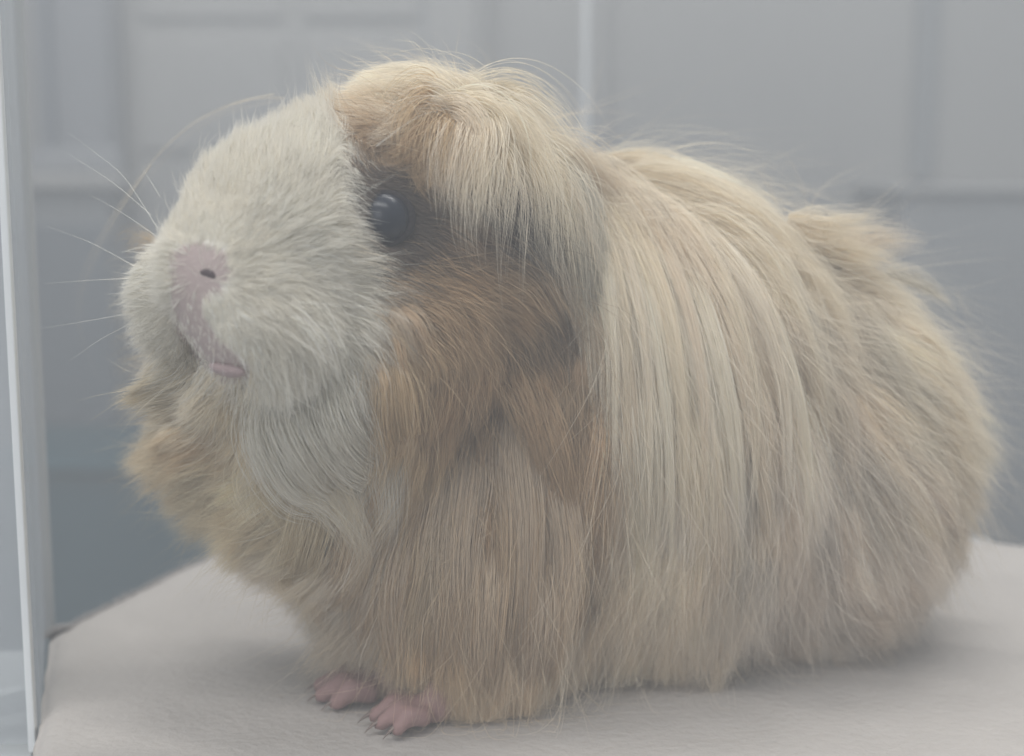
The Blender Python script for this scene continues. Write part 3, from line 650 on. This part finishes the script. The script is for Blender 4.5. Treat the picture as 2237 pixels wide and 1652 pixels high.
for pth in ([(600,205),(500,215),(420,258),(330,350),(250,470),(190,580),(150,650),(135,725)], [(620,215),(520,225),(440,270),(370,330)], [(330,360),(240,480),(180,600),(160,690),(185,770),(240,860)]):
    lock(pth, 6, 10, BEIGE, rad=0.00004, Y=(0.0, 0.04), splay=1.2)
flush("flying_hair")

# ---------------- face details
def mesh_obj(name, bm, mat, parent):
    for f in bm.faces: f.smooth = True
    me = bpy.data.meshes.new(name); bm.to_mesh(me); bm.free(); return link(name, me, parent, mat)
def blob(name, c, n_, up_, r, mat, parent, bend=0.0):
    """ellipsoid with axes (side, up, normal) on the skin"""
    n_ = np.array(n_)/np.linalg.norm(n_); up_ = up_ - n_*(up_@n_); up_ /= np.linalg.norm(up_); sd = np.cross(up_, n_)
    bm = bmesh.new(); bmesh.ops.create_uvsphere(bm, u_segments=28, v_segments=18, radius=1.0)
    for v_ in bm.verts:
        x, y, z = v_.co; y2 = y + bend*(x*x-0.5)
        p = c + sd*x*r[0] + up_*y2*r[1] + n_*z*r[2]; v_.co = Vector(p)
    return mesh_obj(name, bm, mat, parent)
M_eye = material("eyeball", (0.008, 0.013, 0.025), 0.26, 0, spec=0.35)
M_lid = material("eyelid_skin", (0.03, 0.026, 0.028), 0.9, 0.1, 200, 0.3, 0.05)
M_nostril = material("nostril_shade", (0.07, 0.045, 0.05), 0.7)  # shade inside the hole is put into this dark colour
M_lip = material("lip_skin", (0.36, 0.265, 0.26), 0.4, 0.1, 300, 0.4)
M_ear = material("ear_skin", (0.10, 0.075, 0.07), 0.55, 0.1, 200, 0.4)
M_claw = material("claw_horn", (0.20, 0.15, 0.13), 0.35, 0.1, 300)
ev = (CAM-EYE_C); ev /= np.linalg.norm(ev); eo = np.array([-0.35, -0.9, 0.25]); eo /= np.linalg.norm(eo)
eye_c = EYE_C - ev*EYE_R*0.50
bm = bmesh.new(); bmesh.ops.create_uvsphere(bm, u_segments=48, v_segments=32, radius=EYE_R)
for v_ in bm.verts: v_.co = v_.co + Vector(eye_c)
eye_ob = mesh_obj("eye", bm, M_eye, pig)
bm = bmesh.new(); axx = Vector(ev).to_track_quat('Z', 'Y'); NT, NS = 40, 10
vs = [[bm.verts.new(Vector(eye_c) + axx @ Vector(((EYE_R*0.93 + EYE_R*0.15*math.cos(j*2*math.pi/NS))*math.cos(i*2*math.pi/NT)*1.04, (EYE_R*0.93 + EYE_R*0.15*math.cos(j*2*math.pi/NS))*math.sin(i*2*math.pi/NT)*0.94, EYE_R*0.40 + EYE_R*0.10*math.sin(j*2*math.pi/NS)))) for j in range(NS)] for i in range(NT)]
for i in range(NT):
    for j in range(NS): bm.faces.new((vs[i][j], vs[(i+1) % NT][j], vs[(i+1) % NT][(j+1) % NS], vs[i][(j+1) % NS]))
bm.normal_update(); mesh_obj("eyelid", bm, M_lid, eye_ob)
def skin_at(u, v):
    p = surf([u], [v]); s_, n_ = sdf_n_exact(p); return p[0], n_[0]
p, n_ = skin_at(454, 599); blob("nostril", p - n_*0.0004, n_, np.array([0.35, 0, 1.0]), (0.0022, 0.0011, 0.0006), M_nostril, pig, -0.5)
p, n_ = skin_at(498, 806); blob("lip", p + n_*0.0002, n_, np.array([0.1, 0, 1.0]), (0.0055, 0.0022, 0.0017), M_lip, pig, 0.25)
p, n_ = skin_at(1092, 462); blob("ear", p + n_*0.0005, n_, np.array([0.25, 0, -1.0]), (0.0055, 0.0085, 0.0016), M_ear, pig, 0.0)

# whiskers, each its own part
M_whisk = material("whisker_hair", (0.85, 0.82, 0.74), 0.35)
def whisker(path, Y, r=0.000065):
    g2 = smooth_path(path, 14); Yk = np.linspace(Y[0], Y[1], 14)
    g = np.array([at(a, b, y) for (a, b), y in zip(g2, Yk)]); g[0] = surf([path[0][0]], [path[0][1]])[0] if Y[2] else g[0]
    if Y[2]:
        k_ = np.linspace(1, 0, 14)[:, None]**2; g = g + (g[0]-np.array(at(*path[0], Y[0])))*0*k_
    tg = np.gradient(g, axis=0); bm = bmesh.new(); rings = []
    for i, (c, t_) in enumerate(zip(g, tg)):
        q = Vector(t_).to_track_quat('Z', 'Y'); rr = r*(1-0.85*i/13)
        rings.append([bm.verts.new(Vector(c) + q @ Vector((rr*math.cos(a), rr*math.sin(a), 0))) for a in (0, 1.571, 3.142, 4.712)])
    for a, b in zip(rings, rings[1:]):
        for j in range(4): bm.faces.new((a[j], a[(j+1) % 4], b[(j+1) % 4], b[j]))
    return mesh_obj("whisker", bm, M_whisk, pig)
for pth, Y in (([(300,585),(200,530),(105,495)], (-.085, -.08, 0)), ([(340,515),(260,460),(195,425)], (-.085, -.07, 0)), ([(345,500),(270,380),(150,290)], (-.085, -.06, 0)), ([(300,608),(200,612),(98,620)], (-.085, -.08, 0)), ([(310,680),(200,700),(89,718)], (-.085, -.08, 0)),
  ([(330,470),(250,400),(140,330)], (-.085, -.06, 0)), ([(300,700),(220,740),(150,790)], (-.085, -.07, 0)), ([(735,458),(815,408),(900,360)], (-.105, -.12, 0)), ([(822,320),(870,282),(921,249),(990,235)], (-.095, -.09, 0)), ([(770,575),(850,555),(905,552)], (-.115, -.12, 0)),
  ([(640,690),(790,740),(900,830)], (-.12, -.13, 0)), ([(620,720),(730,800),(800,920)], (-.12, -.13, 0)), ([(640,660),(800,670),(960,720)], (-.12, -.135, 0)), ([(350,430),(325,390),(308,362)], (-.085, -.08, 0))):
    whisker(pth, Y)
# claws
for k, (tip, d) in enumerate(claw_tips):
    bm = bmesh.new(); rings = []
    for i in range(7):
        t_ = i/6; c = tip + d*(-0.001 + 0.0062*t_) + np.array([0, 0, 0.0012 - 0.0032*t_*t_]); rr = 0.00125*(1-0.9*t_)
        q = Vector(d + np.array([0, 0, -t_])).to_track_quat('Z', 'Y')
        rings.append([bm.verts.new(Vector(c) + q @ Vector((rr*math.cos(a*1.0472), rr*0.8*math.sin(a*1.0472), 0))) for a in range(6)])
    for a, b in zip(rings, rings[1:]):
        for j in range(6): bm.faces.new((a[j], a[(j+1) % 6], b[(j+1) % 6], b[j]))
    bm.faces.new(rings[-1]); bm.normal_update(); mesh_obj("claw", bm, M_claw, pig)

# ------------------------------------------------------------------ towel pile
TPt, su_, sv_ = TOWEL
n = 6000; i = rng.integers(0, 149, n); j = rng.integers(0, 149, n)
j = np.maximum(j, 62); edgebias = rng.random(n) < 1.0; i[edgebias] = rng.integers(0, 2, edgebias.sum()); fx, fy = rng.random((n, 1)), rng.random((n, 1))
b0 = TPt[i, j]*(1-fx)*(1-fy) + TPt[i+1, j]*fx*(1-fy) + TPt[i, j+1]*(1-fx)*fy + TPt[i+1, j+1]*fx*fy
dr_ = rng.normal(0, 0.0012, (n, 3)); dr_[:, 2] = np.abs(dr_[:, 2])*0.6 + 0.0012
tp_ = np.stack([b0, b0 + dr_*0.6, b0 + dr_*np.array([1.6, 1.6, 0.8])], 1)
M_pile = material("terry_pile", (0.45, 0.43, 0.42), 0.95, spec=0.1)
tag(curves("pile", tp_, np.full(n, 0.00010), np.full((n, 3), 0.8), tl, M_pile), kind='stuff')

# ------------------------------------------------------------------ acrylic enclosure around the animal
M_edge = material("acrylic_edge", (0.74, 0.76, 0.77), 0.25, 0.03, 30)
M_edge2 = material("acrylic_grey", (0.55, 0.57, 0.58), 0.3, 0.03, 30)  # darker grey acrylic, used on the base panel
M_pane = acrylic("clear_acrylic", (0.70, 0.72, 0.75), 0.45)
fl_ = ground(66, 1500)
encl = empty("acrylic_enclosure", (fl_[0], fl_[1], 0)); tag(encl, "clear acrylic enclosure corner with bright upright edges at the left of the guinea pig", "enclosure")
def bar(name, u, v, Y, wpx, dep, z0, z1, mat):
    p_ = at(u, v, Y); wd = wpx*ppm(Y)
    return box(name, (p_[0], Y+dep/2, (z0+z1)/2), (wd, dep, z1-z0), mat, encl, 0, min(wd, dep)*0.2)
bar("corner_edge", 57, 1400, -0.05, 18, 0.003, -0.012, 0.5, M_edge)
bar("back_edge", 99, 1250, 0.06, 19, 0.004, -0.012, 0.6, acrylic("acrylic_bar", (0.66, 0.67, 0.67), 0.75))
p0, p1 = at(-420, 1400, -0.048), at(48, 1400, -0.048)
box("outer_pane", ((p0[0]+p1[0])/2, -0.046, 0.26), (p1[0]-p0[0], 0.003, 0.54), M_pane, encl)
bp = [at(40, 1400, -0.30), at(55, 1400, -0.05), at(66, 1400, 0.05), at(-700, 1400, 0.05), at(-700, 1400, -0.30)]
bp = [(p_[0], p_[1], z_) for z_ in (-0.026, -0.014) for p_ in bp]
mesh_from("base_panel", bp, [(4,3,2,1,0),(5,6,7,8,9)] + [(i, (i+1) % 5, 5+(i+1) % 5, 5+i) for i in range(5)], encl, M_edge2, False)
a_ = at(70, 1400, -0.046); b_ = at(84, 1250, 0.059)
mid = (a_+b_)/2; ln = math.hypot(*(b_-a_)[:2]); rz_ = math.atan2((b_-a_)[1], (b_-a_)[0])
box("side_pane", (mid[0], mid[1], 0.26), (ln, 0.003, 0.54), M_pane, encl, rz_)
g0 = ground(-60, 1528, 0.0); g1 = ground(58, 1496, 0.0); mid = (g0+g1)/2; ln = math.hypot(*(g1-g0)[:2])
box("base_ledge", (mid[0], mid[1], -0.004), (ln, 0.006, 0.008), M_edge, encl, math.atan2((g1-g0)[1], (g1-g0)[0]), 0.001)
bar("far_strip", 1280, 150, 0.75, 15, 0.005, -0.012, 0.8, M_edge)  # pale upright bar far behind the animal

# ------------------------------------------------------------------ added haze volume standing in for the milky front pane
hm = bpy.data.materials.new("haze"); hm.use_nodes = True; nt = hm.node_tree; nt.nodes.clear()
out = nt.nodes.new("ShaderNodeOutputMaterial"); pv = nt.nodes.new("ShaderNodeVolumePrincipled")
pv.inputs["Color"].default_value = (0.91, 0.95, 1.0, 1); pv.inputs["Density"].default_value = 0.55; pv.inputs["Anisotropy"].default_value = 0.0
nt.links.new(pv.outputs[0], out.inputs["Volume"])
hz = box("haze", (0, 0, -0.48), (5.6, 5.6, 3.1), hm); tag(hz, kind='stuff')
